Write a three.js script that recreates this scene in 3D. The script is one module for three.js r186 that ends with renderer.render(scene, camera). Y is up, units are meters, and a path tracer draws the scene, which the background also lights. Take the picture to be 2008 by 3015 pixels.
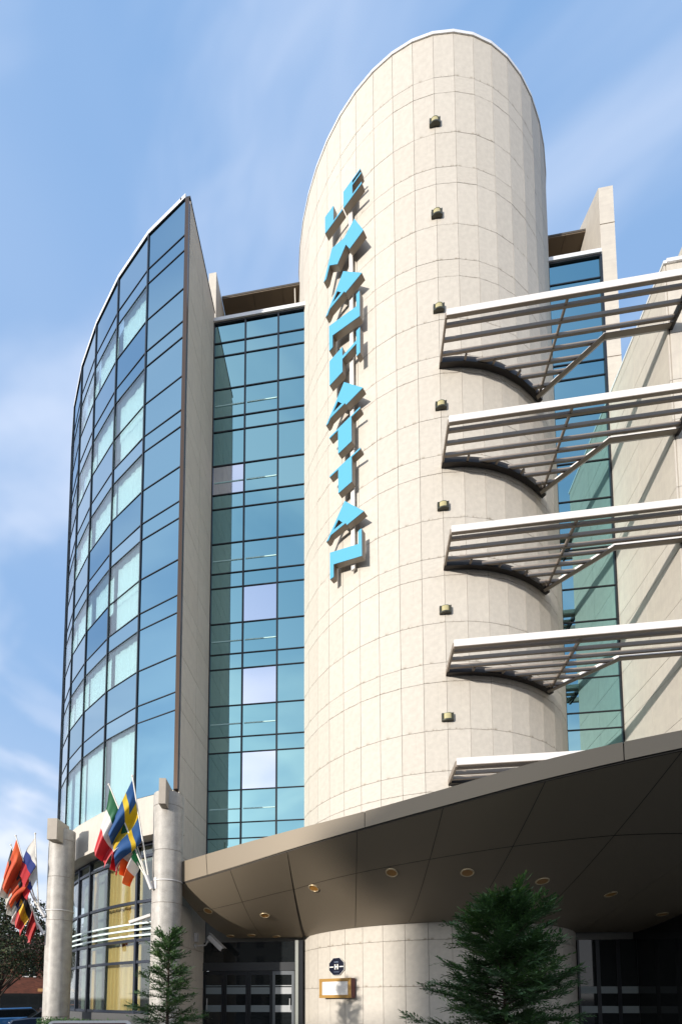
import * as THREE from 'three';
import { mergeGeometries } from 'three/addons/utils/BufferGeometryUtils.js';
import { RoundedBoxGeometry } from 'three/addons/geometries/RoundedBoxGeometry.js';
import { ImprovedNoise } from 'three/addons/math/ImprovedNoise.js';

// ---------------------------------------------------------------- camera
const scene = new THREE.Scene();
const F = 1355.22, PX = 900.94, PY = 2847.9;                 // focal length and optical axis on a 2008 x 3015 plate (shift lens)
const fullW = 2 * (2008 - PX), fullH = 2 * PY;
const camera = new THREE.PerspectiveCamera(2 * Math.atan(PY / F) * 180 / Math.PI, fullW / fullH, 0.1, 900);
camera.setViewOffset(fullW, fullH, fullW / 2 - PX, 0, 2008, 3015);
camera.position.set(0, 1.6, 0);
camera.rotation.set(0.06778, 0.11947, 0, 'YXZ');
const renderer = new THREE.WebGLRenderer({ antialias: true });
renderer.setSize(681, 1024);
renderer.toneMapping = THREE.LinearToneMapping;
renderer.toneMappingExposure = 1.48;
renderer.shadowMap.enabled = true;

// ---------------------------------------------------------------- sky
const SAZ = 38 * Math.PI / 180, SEL = 8.5 * Math.PI / 180;       // the low sun: 38 degrees left of straight behind, 8.5 up
const noise = new ImprovedNoise();
const fbm = (x, y, z, o = 5) => { let s = 0, a = 0.5, f = 1; for (let i = 0; i < o; i++) { s += a * noise.noise(x * f, y * f, z * f); a *= 0.5; f *= 2.03; } return s; };
const smooth = (a, b, x) => { const t = Math.min(1, Math.max(0, (x - a) / (b - a))); return t * t * (3 - 2 * t); };
function makeSky() {
  const w = 1536, h = 768, data = new Float32Array(w * h * 4);
  for (let j = 0; j < h; j++) for (let i = 0; i < w; i++) {
    const el = ((j + 0.5) / h - 0.5) * Math.PI, az = ((i + 0.5) / w - 0.5) * 2 * Math.PI;
    const y = Math.sin(el), c = Math.cos(el), x = Math.cos(az) * c, z = Math.sin(az) * c;
    const e = Math.max(0, y);
    let r = 0.13 + 0.85 * Math.exp(-e * 3.9), g = 0.30 + 0.69 * Math.exp(-e * 3.6), b = 0.60 + 0.42 * Math.exp(-e * 3.4);
    const k = 1 / (e + 0.16), px = x * k, pz = z * k;
    const wx = fbm(px * 0.5 + 3.1, pz * 0.5, 1.7, 3), wz = fbm(px * 0.5, pz * 0.5 + 8.2, 4.1, 3);
    // thin veil, broad; and wind-drawn streaks
    const veil = smooth(-0.55, 0.4, fbm(px * 0.55 + wx * 1.3 + 0.4, pz * 0.35 + wz, 0.3, 5)) * smooth(0.5, 0.9, e);
    const s1 = fbm((px * 0.85 + pz * 0.45) * 0.7 + wx * 1.5 + 1.3, (pz * 0.85 - px * 0.45) * 2.4 + wz * 1.4 + 2.2, 9.1, 7);
    const s2 = fbm((px * 0.6 - pz * 0.8) * 2.6 + wz * 1.6, (pz * 0.6 + px * 0.8) * 0.8 + wx * 1.2 + 4.4, 3.3, 7);
    const streak = Math.max(smooth(-0.03, 0.24, s1), 0.9 * smooth(-0.02, 0.26, s2));
    const low = smooth(-0.16, 0.26, fbm(az * 4.5 + wx * 0.5, el * 15 + az * 4.0, 5.5, 7)) * (1 - smooth(0.30, 0.6, e)) * smooth(-0.02, 0.1, y);
    const cl = Math.min(1, veil * 0.35 + streak * 0.7 + low * 0.95);
    const cr = 0.55 + 0.40 * Math.exp(-e * 4), cg = 0.645 + 0.31 * Math.exp(-e * 4), cb = 0.83 + 0.15 * Math.exp(-e * 4);
    r += (cr - r) * cl; g += (cg - g) * cl; b += (cb - b) * cl;
    const ang = Math.acos(Math.max(-1, Math.min(1, -x * Math.sin(SAZ) * Math.cos(SEL) + y * Math.sin(SEL) + z * Math.cos(SAZ) * Math.cos(SEL))));
    const glow = 0.9 * Math.exp(-ang * ang / 0.3) + 0.45 * Math.exp(-ang / 0.6); r += glow; g += glow * 0.94; b += glow * 0.80;   // scattering round the sun
    if (y < 0) { const t = smooth(0, -0.08, y); r += (0.16 - r) * t; g += (0.15 - g) * t; b += (0.14 - b) * t; }
    const p = (j * w + i) * 4; data[p] = r; data[p + 1] = g; data[p + 2] = b; data[p + 3] = 1;
  }
  const t = new THREE.DataTexture(data, w, h, THREE.RGBAFormat, THREE.FloatType);
  t.mapping = THREE.EquirectangularReflectionMapping; t.magFilter = t.minFilter = THREE.LinearFilter; t.needsUpdate = true;
  return t;
}
const sky = makeSky();
scene.background = sky; scene.environment = sky; scene.backgroundIntensity = 0.82; scene.environmentIntensity = 0.82;

// ---------------------------------------------------------------- sun: low, from behind the camera's left shoulder
const sun = new THREE.DirectionalLight(new THREE.Color(1, 0.94, 0.86), 3.6);
sun.position.set(-Math.sin(SAZ) * Math.cos(SEL) * 90, Math.sin(SEL) * 90 + 8, Math.cos(SAZ) * Math.cos(SEL) * 90 - 12);
sun.target.position.set(0, 8, -12); scene.add(sun.target);
sun.castShadow = true; sun.shadow.radius = 2; sun.shadow.mapSize.set(4096, 4096);
Object.assign(sun.shadow.camera, { left: -45, right: 45, top: 40, bottom: -40, near: 1, far: 260 });
scene.add(sun);

// ---------------------------------------------------------------- helpers
let seed = 20240611;
const rnd = () => { seed = (seed + 0x6D2B79F5) | 0; let t = Math.imul(seed ^ (seed >>> 15), 1 | seed); t = (t + Math.imul(t ^ (t >>> 7), 61 | t)) ^ t; return ((t ^ (t >>> 14)) >>> 0) / 4294967296; };
const rr = (a, b) => a + (b - a) * rnd();
const rad = (d) => d * Math.PI / 180;
const used = {};
const numbered = (n) => { const k = used[n] = (used[n] ?? -1) + 1; return k ? `${n}_${String(k).padStart(3, '0')}` : n; };
const V = (u, y, d) => new THREE.Vector3(u, y, -d);
function shade(o) { o.castShadow = true; o.receiveShadow = true; return o; }
function thing(name, label, category, pos = [0, 0, 0], turn = 0, group) {
  const o = new THREE.Group(); o.name = numbered(name); o.position.set(...pos); o.rotation.y = turn; o.userData = { label, category };
  if (group) o.userData.group = group;
  scene.add(o); return o;
}
function part(parent, name, geo, mat, pos, turn = 0) {
  const m = shade(new THREE.Mesh(geo, mat)); m.name = name;
  if (pos) m.position.set(...pos); m.rotation.y = turn; parent.add(m); return m;
}
function structure(name, geo, mat, pos) { const m = shade(new THREE.Mesh(geo, mat)); m.name = numbered(name); m.userData = { kind: 'structure' }; if (pos) m.position.set(...pos); scene.add(m); return m; }
// box whose uv are metres, with an offset so that neighbours differ
const boxCache = new Map();
function box(w, h, d, v = 0) {
  const key = [w, h, d].map((x) => x.toFixed(4)).join() + '|' + v; let g = boxCache.get(key); if (g) return g;
  g = new THREE.BoxGeometry(w, h, d); const uv = g.attributes.uv, n = g.attributes.normal;
  for (let i = 0; i < uv.count; i++) {
    const ax = Math.abs(n.getX(i)) > 0.5 ? [d, h] : Math.abs(n.getY(i)) > 0.5 ? [w, d] : [w, h];
    uv.setXY(i, uv.getX(i) * ax[0] + v * 0.377, uv.getY(i) * ax[1] + v * 0.611);
  }
  boxCache.set(key, g); return g;
}
function bar(a, b, w, h) {                                        // straight bar from a to b; h is its upright size
  const L = a.distanceTo(b), g = box(w, h, L).clone();
  const m = new THREE.Matrix4().lookAt(b, a, new THREE.Vector3(0, 1, 0)); m.setPosition(a.clone().add(b).multiplyScalar(0.5)); return g.applyMatrix4(m);
}
function rod(a, b, r1, r2 = r1, seg = 10) {
  const L = a.distanceTo(b), g = new THREE.CylinderGeometry(r2, r1, L, seg);
  const q = new THREE.Quaternion().setFromUnitVectors(new THREE.Vector3(0, 1, 0), b.clone().sub(a).normalize());
  return g.applyQuaternion(q).translate((a.x + b.x) / 2, (a.y + b.y) / 2, (a.z + b.z) / 2);
}
function poly(points, depth, bevel = 0) {
  const s = new THREE.Shape(points.map((p) => new THREE.Vector2(...p)));
  return new THREE.ExtrudeGeometry(s, { depth, bevelEnabled: bevel > 0, bevelSize: bevel, bevelThickness: bevel, bevelSegments: 1, steps: 1 });
}
function grid(nu, nv, fn, flip = false) {
  const pos = [], uv = [], idx = [];
  for (let j = 0; j <= nv; j++) for (let i = 0; i <= nu; i++) { const p = fn(i / nu, j / nv); pos.push(p.x, p.y, p.z); uv.push(i / nu, j / nv); }
  for (let j = 0; j < nv; j++) for (let i = 0; i < nu; i++) { const a = j * (nu + 1) + i, b = a + 1, c = a + nu + 1, d = c + 1; flip ? idx.push(a, c, b, b, c, d) : idx.push(a, b, c, b, d, c); }
  const g = new THREE.BufferGeometry(); g.setAttribute('position', new THREE.Float32BufferAttribute(pos, 3)); g.setAttribute('uv', new THREE.Float32BufferAttribute(uv, 2)); g.setIndex(idx); g.computeVertexNormals(); return g;
}

// ---------------------------------------------------------------- materials
function texture(n, fn, repeat = 1) {
  const d = new Uint8Array(n * n * 4);
  for (let j = 0; j < n; j++) for (let i = 0; i < n; i++) { const c = fn(i / n, j / n), p = (j * n + i) * 4; d[p] = c[0]; d[p + 1] = c[1]; d[p + 2] = c[2]; d[p + 3] = 255; }
  const t = new THREE.DataTexture(d, n, n); t.colorSpace = THREE.SRGBColorSpace; t.wrapS = t.wrapT = THREE.RepeatWrapping; t.magFilter = THREE.LinearFilter; t.minFilter = THREE.LinearMipmapLinearFilter; t.generateMipmaps = true; t.repeat.set(repeat, repeat); t.needsUpdate = true; return t;
}
const clamp = (x) => Math.max(0, Math.min(255, x));
const stoneTex = texture(512, (u, v) => {                          // 2 m tile: fine speckle, soft mottling, faint downward weather streaks
  const sp = (rnd() - 0.5) * 16, mo = fbm(u * 8, v * 8, 2.2, 4) * 14, st = fbm(u * 34, v * 2.2, 7.7, 3) * 9;
  const k = 238 + sp + mo + st; return [clamp(k), clamp(k - 1 + mo * 0.06), clamp(k - 3 - mo * 0.12)];
}, 0.5);
const graniteTex = texture(512, (u, v) => {
  const sp = (rnd() - 0.5) * 60, mo = fbm(u * 10, v * 10, 4.2, 4) * 34, st = fbm(u * 30, v * 1.6, 1.7, 3) * 24;
  const k = 215 + sp + mo + st; return [clamp(k), clamp(k - 2), clamp(k - 6)];
}, 0.5);
const lin = (r, g, b) => new THREE.Color().setRGB(r, g, b);
const std = (c, roughness = 0.7, metalness = 0, more = {}) => new THREE.MeshStandardMaterial({ color: c, roughness, metalness, ...more });
const stones = [0, 1, 2, 3].map((i) => std(lin(0.568 + 0.006 * ((i * 7) % 4 - 1.5), 0.524 + 0.006 * ((i * 7) % 4 - 1.5), 0.462 + 0.006 * ((i * 7) % 4 - 1.5)), 0.72, 0, { map: stoneTex }));
const stone = stones[1];
// tower panels: the same stone, with broken smudges of dirt held along the horizontal joints and a few run marks
const towerStones = [0, 1, 2, 3, 4, 5].map((i) => { const tex = texture(192, (u, v) => {
  const sp = (rnd() - 0.5) * 15, mo = fbm(u * 5 + i * 7, v * 9, 2.2 + i, 4) * 16;
  const dash = smooth(0.02, 0.30, fbm(u * 5 + i * 11.3, 3.1 * i + (v > 0.5 ? 5 : 0), 0.4, 3)), edge = Math.max(smooth(0.055, 0.0, v), 0.55 * smooth(0.965, 1.0, v)) * dash;
  const run = smooth(0.22, 0.5, fbm(u * 16 + i * 3.7, i * 1.9 + v * 0.7, 6.2, 3)) * smooth(0.15, 0.9, v + 0.3 * fbm(u * 9, v * 5, i, 3));
  const k = 240 + sp + mo - edge * 44 - run * 13; return [clamp(k), clamp(k - 1 - edge * 5), clamp(k - 3 - edge * 12)];
}); const m = stones[i % 4].clone(); m.map = tex; return m; });
const joint = std(lin(0.17, 0.13, 0.10), 0.9);
const granite = std(lin(0.56, 0.53, 0.49), 0.5, 0, { map: graniteTex });
const coping = std(lin(0.72, 0.71, 0.70), 0.4, 0.15);
const frame = std(lin(0.012, 0.014, 0.018), 0.35, 0.3);
const frameBlue = std(lin(0.018, 0.024, 0.04), 0.35, 0.3);
const bronzeEdge = std(lin(0.10, 0.065, 0.045), 0.3, 0.7);
const bronze = std(lin(0.235, 0.19, 0.135), 0.5, 0.25);
const darkGap = std(lin(0.07, 0.06, 0.05), 0.9);
const brownSoffit = std(lin(0.13, 0.095, 0.06), 0.7);
const tan = std(lin(0.26, 0.215, 0.175), 0.5, 0.2);
const whiteMetal = std(lin(0.66, 0.63, 0.60), 0.4);
const darkSteel = std(lin(0.035, 0.03, 0.028), 0.5, 0.4);
const coated = [0, 1, 2].map((i) => new THREE.MeshPhysicalMaterial({ color: lin(0.25 + 0.03 * i, 0.46 + 0.03 * i, 0.50 + 0.02 * i), metalness: 1, roughness: 0.015 }));
const coatedWing = [0, 1, 2].map((i) => new THREE.MeshPhysicalMaterial({ color: lin(0.23 + 0.07 * i, 0.41 + 0.06 * i, 0.52 + 0.05 * i), metalness: 1, roughness: 0.015 }));
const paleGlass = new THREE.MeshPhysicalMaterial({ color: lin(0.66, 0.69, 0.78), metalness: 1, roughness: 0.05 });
const visionGlass = new THREE.MeshPhysicalMaterial({ color: lin(0.80, 0.91, 0.915), transmission: 1, thickness: 0, roughness: 0.01, ior: 2.25 });
const clearGlass = new THREE.MeshPhysicalMaterial({ color: lin(0.80, 0.86, 0.85), transmission: 1, thickness: 0, roughness: 0.01, ior: 1.75 });
const darkGlass = new THREE.MeshPhysicalMaterial({ color: lin(0.012, 0.014, 0.015), roughness: 0.04, ior: 1.5 });
const curtainWhite = std(lin(0.74, 0.74, 0.73), 0.95);
const curtainGold = std(lin(0.78, 0.49, 0.19), 0.95);
const blindM = std(lin(0.30, 0.33, 0.33), 0.9);
const roomDark = std(lin(0.26, 0.25, 0.23), 0.95);

// ---------------------------------------------------------------- ground
const asphaltTex = texture(256, () => { const k = 205 + (rnd() - 0.5) * 90; return [k, k, k]; }, 0.8);
const GY = -0.45;                                                  // street level
{
  const g = new THREE.PlaneGeometry(900, 900).rotateX(-Math.PI / 2); const uv = g.attributes.uv; for (let i = 0; i < uv.count; i++) uv.setXY(i, uv.getX(i) * 900, uv.getY(i) * 900);
  structure('ground', g, std(lin(0.055, 0.055, 0.055), 0.9, 0, { map: asphaltTex }), [0, GY, 0]);
  structure('pavement', box(40, 0.14, 13.5), std(lin(0.20, 0.19, 0.175), 0.85, 0, { map: stoneTex }), [0, GY + 0.07, -10.5]);
  structure('entrance_step', box(13, 0.31, 6.2), std(lin(0.26, 0.25, 0.23), 0.8, 0, { map: stoneTex }), [1.6, GY + 0.295, -12.4]);
}

// ---------------------------------------------------------------- round tower
const TU = 2.243, TD = 16.074, R = 4.4, STEP = rad(7.5);
const onTower = (deg, y, r = R) => V(TU + r * Math.sin(rad(deg)), y, TD - r * Math.cos(rad(deg)));
const floors = (a, o, n0, n1) => { const l = []; for (let k = n0; k <= n1; k++) l.push(a - 2.9 * k + o); return l; };
const towerRows = [29.06, 27.67, ...[].concat(...[-1, 0, 1, 2, 3, 4, 5].map((k) => [24.25 - 2.9 * k, 22.96 - 2.9 * k, 21.87 - 2.9 * k])), 6.85, 5.6, 4.24, 3.07, 1.90, 0.73, -0.14];
{
  const t = thing('round_tower', 'tall round tower clad in pale stone panels, in the middle', 'tower', [TU, 0, -TD]);
  const core = new THREE.CylinderGeometry(R - 0.03, R - 0.03, 29.2, 48, 1).rotateY(Math.PI); part(t, 'core', core, joint, [0, 14.46, 0]);
  const chord = 2 * R * Math.sin(STEP / 2), ap = R * Math.cos(STEP / 2);
  const spots = [];
  for (let f = -13; f < 13; f++) for (let r = 0; r + 1 < towerRows.length; r++) {
    const a = (f + 0.5) * STEP, h = towerRows[r] - towerRows[r + 1], y = (towerRows[r] + towerRows[r + 1]) / 2;
    const wx = TU + ap * Math.sin(a), wd = TD - ap * Math.cos(a), dist = Math.hypot(wx, wd, y - 1.6);
    const facing = (-wx * Math.sin(a) + wd * Math.cos(a)) / Math.hypot(wx, wd);
    const hidden = (y < 6 && y > 3.4) || (f > 0 && y < 8 && y > 3.4);
    spots.push({ f, a, h, y, size: hidden ? -1 : h * facing / dist });
  }
  spots.sort((p, q) => q.size - p.size);
  const rest = [[], [], [], [], [], []];
  const pc = {}, panelBox = (w, h, d) => pc[h.toFixed(3)] ??= new THREE.BoxGeometry(w, h, d);
  spots.forEach((s, i) => {
    const v = Math.floor(rnd() * 6), g = panelBox(chord - 0.010, s.h - 0.010, 0.03);
    const jit = rr(-0.0015, 0.0015), p = [(ap - 0.015 + jit) * Math.sin(s.a), s.y, (ap - 0.015 + jit) * Math.cos(s.a)];
    if (i < 300) part(t, 'panel', g, towerStones[v], p, s.a);
    else rest[v].push(g.clone().rotateY(s.a).translate(...p));
  });
  rest.forEach((gs, v) => { part(t, 'panels', mergeGeometries(gs), towerStones[v]).userData.kind = 'stuff'; });
  // metal coping, one piece per facet
  for (let f = -15; f < 15; f++) { const a = (f + 0.5) * STEP, r = ap + 0.035; part(t, 'coping', box(chord + 0.002, 0.09, 0.2), coping, [(r - 0.11) * Math.sin(a), 29.11, (r - 0.11) * Math.cos(a)], a); }
  part(t, 'roof', new THREE.CylinderGeometry(R - 0.2, R - 0.2, 0.05, 48), std(lin(0.2, 0.2, 0.2)), [0, 29.09, 0]);
}

// ---------------------------------------------------------------- wall lamps up the front of the tower
{
  const words = ['topmost wall lamp, high under the tower rim', 'second wall lamp from the top of the tower', 'third wall lamp from the top, beside the topmost sunshade', 'fourth wall lamp from the top, above the second sunshade', 'fifth wall lamp from the top, above the third sunshade', 'second lowest wall lamp, above the fourth sunshade', 'lowest wall lamp, just above the canopy'];
  const bodyM = std(lin(0.05, 0.05, 0.035), 0.45, 0.3), lensM = std(lin(0.42, 0.37, 0.19), 0.35), capM = std(lin(0.30, 0.31, 0.24), 0.4, 0.4);
  for (let k = 0; k < 7; k++) {
    const t = thing('wall_lamp', 'small bronze ' + words[k], 'lamp', [TU, 26.17 - 2.9 * k, -(TD - R) + 0.004], 0, 'wall lamps up the tower');
    part(t, 'back_plate', box(0.30, 0.20, 0.02), bodyM, [0, 0, 0.01]);
    const half = (r, h) => new THREE.CylinderGeometry(r, r, h, 24, 1, false, -Math.PI / 2, Math.PI).scale(1, 1, 0.55);
    part(t, 'cap', half(0.11, 0.012), capM, [0, 0.094, 0.02]);
    part(t, 'lens', half(0.10, 0.165), lensM, [0, 0.005, 0.02]);
    part(t, 'base', half(0.145, 0.035), bodyM, [0, -0.085, 0.02]);
    for (const s of [-1, 1]) part(t, 'side_fin', box(0.045, 0.19, 0.035), bodyM, [s * 0.126, 0.005, 0.035]);
  }
}

// ---------------------------------------------------------------- glazing rows shared by wing and links
const rowLines = (top) => [top, 24.72, ...[].concat(...[0, 1, 2, 3, 4, 5].map((k) => [24.2 - 2.9 * k, 22.92 - 2.9 * k, 21.83 - 2.9 * k])), 6.8, 5.5, 4.3];
function tilt(m) { m.rotation.y += rr(-0.0022, 0.0022); m.rotation.x += rr(-0.0022, 0.0022); return m; }
function curtainGeo(w, h, folds, amp) { return grid(Math.max(24, folds * 8), 1, (i, j) => new THREE.Vector3((i - 0.5) * w, (j - 0.5) * h, amp * Math.sin(i * folds * 2 * Math.PI + Math.sin(i * 9.1) * 1.3))); }

// ---------------------------------------------------------------- curved glass wing with its stone end wall
const WV = [[-5.12, 11.92], [-6.53, 12.42], [-7.95, 13.16], [-9.30, 14.07], [-10.49, 15.05], [-11.54, 16.15], [-12.5, 17.42], [-13.3, 18.82], [-13.93, 20.3], [-14.4, 21.85]];
function offsetLine(P, o) {                                        // o > 0: towards the street
  return P.map((p, i) => { const a = P[Math.max(0, i - 1)], b = P[Math.min(P.length - 1, i + 1)]; const dx = b[0] - a[0], dy = b[1] - a[1], L = Math.hypot(dx, dy); return [p[0] - dy / L * o, p[1] + dx / L * o]; });
}
const mid = (a, b) => [(a[0] + b[0]) / 2, (a[1] + b[1]) / 2];
const segLen = (a, b) => Math.hypot(a[0] - b[0], a[1] - b[1]);
const segTurn = (a, b) => Math.atan2(b[1] - a[1], b[0] - a[0]);     // local x runs from a to b when a is the left end
{
  const t = thing('glass_wing', 'curved blue glass wing with a sharp stone end wall, on the left', 'building');
  const rows = rowLines(25.95).filter((y) => y > 7.35); rows[rows.length - 1] = 7.4; if (rows[rows.length - 2] - 7.4 < 0.5) rows.splice(rows.length - 2, 1);
  const inner = offsetLine(WV, -0.75);
  // solid core behind the glass
  const pts = [[-5.3, 12.75], ...inner.slice(1), [-14.2, 24], [-5.3, 24]];
  const core = poly(pts.map(([u, d]) => [u, d]), 18.3).rotateX(-Math.PI / 2); // y up: shape (u, d) -> (u, z = -d)
  part(t, 'core', core, roomDark, [0, 7.45, 0]);
  for (let f = 0; f + 1 < WV.length; f++) {
    const r = WV[f], l = WV[f + 1], L = segLen(l, r), turn = segTurn(l, r), m = mid(l, r);
    const n = [Math.sin(turn), -Math.cos(turn)];                    // outward (towards the street) in (u, d)
    const put = (o) => [m[0] + n[0] * o, m[1] + n[1] * o];
    for (let k = 0; k + 1 < rows.length; k++) {
      const h = rows[k] - rows[k + 1], y = (rows[k] + rows[k + 1]) / 2, q = put(0);
      const big = h > 1.2 && k > 1, medium = h > 0.9 && h < 1.2;
      const floor = Math.round((24.2 - rows[k]) / 2.9);
      const vision = f > 0 && f < 8 && (big || (medium && f === 1 && (floor === 1 || floor === 3 || floor === 5)));
      const p = part(t, 'pane', box(L - 0.02, h - 0.02, 0.024), vision ? visionGlass : coatedWing[f === 0 ? 0 : Math.floor(rnd() * 3)], [q[0], y, -q[1]], turn); tilt(p);
      if (vision) {
        const c = put(-0.16), drawn = rnd() < 0.35;
        const w = drawn ? L - 0.12 : L - 0.34;
        part(t, 'curtain', curtainGeo(w, h + 0.5, 4, 0.011), curtainWhite, [c[0] + (drawn ? 0 : rr(-0.08, 0.08)) * Math.cos(turn), y + 0.22, -(c[1])], turn);
        const b = put(-0.42); part(t, 'blind', box(L - 0.05, h + 0.9, 0.03), blindM, [b[0], y + 0.4, -b[1]], turn);
      }
      if (k > 0) { const e = put(0.012); part(t, 'transom', box(L, 0.026, 0.03), frame, [e[0], rows[k], -e[1]], turn); }
    }
  }
  WV.forEach((p, i) => { const a = WV[Math.max(0, i - 1)], b = WV[Math.min(WV.length - 1, i + 1)], turn = segTurn(b, a); if (i) part(t, 'mullion', box(0.045, 18.56, 0.05), frame, [p[0] + 0.02 * Math.sin(turn), 16.68, -(p[1] - 0.02 * Math.cos(turn))], turn); });
  // roof edge
  const edge = offsetLine(WV, 0.035);
  for (let f = 0; f + 1 < edge.length; f++) { const r = edge[f], l = edge[f + 1], m = mid(l, r), turn = segTurn(l, r), off = 0.16; part(t, 'roof_edge', box(segLen(l, r) + 0.03, 0.13, 0.34), coping, [m[0] - Math.sin(turn) * off, 26.02, -(m[1] + Math.cos(turn) * off)], turn); const o2 = 0.05; part(t, 'gutter', box(segLen(l, r), 0.016, 0.1), frame, [m[0] - Math.sin(turn) * o2, 25.948, -(m[1] + Math.cos(turn) * o2)], turn); }
  // stone end wall (faces the tower)
  const rowsF = [26.0, 24.72, ...towerRows.filter((y) => y < 24.3 && y > 3)].concat([3.07, 1.9, 0.73, -0.3]).filter((y, i, a) => i === 0 || a[i - 1] - y > 0.2);
  part(t, 'end_wall', box(0.26, 26.3, 2.5), joint, [-5.155, 12.85, -13.35]);
  const cols = [[11.975, 13.14], [13.14, 14.31]];
  for (let k = 0; k + 1 < rowsF.length; k++) for (const [a, b] of cols) { const h = rowsF[k] - rowsF[k + 1]; part(t, 'panel', box(0.03, h - 0.012, b - a - 0.01, Math.floor(rnd() * 5)), stones[Math.floor(rnd() * 4)], [-5.01 + rr(-0.001, 0.001), (rowsF[k] + rowsF[k + 1]) / 2, -(a + b) / 2]); }
  part(t, 'edge_strip', box(0.115, 18.5, 0.10), bronzeEdge, [-5.062, 16.65, -11.915]);
  part(t, 'end_coping', box(0.32, 0.06, 2.4), darkSteel, [-5.14, 26.03, -13.12]);
  // stone band below the glass
  const band = offsetLine(WV, 0.06);
  for (let f = 0; f + 1 < band.length; f++) { const r = band[f], l = band[f + 1], m = mid(l, r), turn = segTurn(l, r), off = 0.27; part(t, 'band_stone', box(segLen(l, r) + 0.01, 1.14, 0.5, f), stones[f % 4], [m[0] - Math.sin(turn) * off, 6.81, -(m[1] + Math.cos(turn) * off)], turn); }
}

// ---------------------------------------------------------------- ground floor window of the wing
{
  const t = thing('curved_window', 'tall curved ground floor window with golden curtains and dark frames', 'window');
  const line = offsetLine(WV, -0.45);
  const C = (q) => { const i = Math.max(0, Math.min(line.length - 2, Math.floor(q))), f = q - i, g = (k) => line[Math.max(0, Math.min(line.length - 1, k))]; const h = (a, b, c, d) => 0.5 * (2 * b + (c - a) * f + (2 * a - 5 * b + 4 * c - d) * f * f + (3 * b - a - 3 * c + d) * f * f * f); const [A, B, D, E] = [g(i - 1), g(i), g(i + 1), g(i + 2)]; return [h(A[0], B[0], D[0], E[0]), h(A[1], B[1], D[1], E[1])]; };
  const Nrm = (q) => { const a = C(q - 0.01), b = C(q + 0.01), L = segLen(a, b); return [-(b[1] - a[1]) / L, (b[0] - a[0]) / L]; };
  const at = (q, o) => { const c = C(q), n = Nrm(q); return [c[0] + n[0] * o, c[1] + n[1] * o]; };
  const sweep = (q0, q1, o, y, w, h) => {                         // a rectangular section swept along the curve
    const pts = [[w / 2, -h / 2], [w / 2, h / 2], [-w / 2, h / 2], [-w / 2, -h / 2], [w / 2, -h / 2]], n = Math.max(4, Math.round((q1 - q0) * 8));
    const sides = []; for (let k = 0; k < 4; k++) sides.push(grid(n, 1, (a, b) => { const p = at(q0 + (q1 - q0) * a, o + pts[k][0] + (pts[k + 1][0] - pts[k][0]) * b); return V(p[0], y + pts[k][1] + (pts[k + 1][1] - pts[k][1]) * b, p[1]); }, true));
    return mergeGeometries(sides);
  };
  const drape = (q0, q1, o, y0, y1, folds, amp) => grid(Math.round(folds * 10), 2, (a, b) => { const p = at(q0 + (q1 - q0) * a, o + amp * Math.sin(a * folds * 2 * Math.PI + 1.2 * Math.sin(a * 7.3)) * (0.55 + 0.45 * (1 - b))); return V(p[0], y0 + (y1 - y0) * b, p[1]); }, true);
  const rows = [6.2, 5.84, 4.48, 3.33, 2.68, 1.2], bays = [0.28, 1.22, 3.06, 3.78, 4.7, 5.6];
  const sheer = std(lin(0.20, 0.205, 0.165), 0.95), railM = std(lin(0.62, 0.72, 0.70), 0.35);
  for (let f = 0; f + 1 < bays.length; f++) {
    const q0 = bays[f], q1 = bays[f + 1];
    for (const y of rows) part(t, 'transom', sweep(q0, q1, 0, y, 0.09, y > 6 ? 0.1 : 0.085), frameBlue);
    for (let k = 0; k + 1 < rows.length; k++) part(t, 'pane', sweep(q0 + 0.02, q1 - 0.02, 0, (rows[k] + rows[k + 1]) / 2, 0.014, rows[k] - rows[k + 1] - 0.07), clearGlass);
    for (const y of [3.80, 3.62, 3.45]) part(t, 'rail', sweep(q0, q1, 0.13, y, 0.05, 0.05), railM);
    const m = C(q0); part(t, 'mullion', box(0.085, 5.1, 0.12), frameBlue, [m[0], 3.68, -m[1]], Math.atan2(Nrm(q0)[0], -Nrm(q0)[1]));
    part(t, 'sheer_curtain', drape(q0, q1, -0.62, 0.6, 6.2, 10 * (q1 - q0), 0.03), sheer);
    part(t, 'plinth', sweep(q0, q1, 0, 0.35, 0.2, 1.6), std(lin(0.07, 0.07, 0.07), 0.8));
    part(t, 'soffit', sweep(q0, q1, -0.25, 6.3, 0.95, 0.05), roomDark);
  }
  for (const [q0, q1] of [[0.4, 0.75], [1.32, 2.5], [3.15, 3.35]]) for (const [y0, y1] of [[3.4, 6.0], [0.7, 3.26]]) part(t, 'curtain', drape(q0, q1, -0.3, y0, y1, Math.max(3, 6 * (q1 - q0)), 0.05), curtainGold);
}

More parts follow.
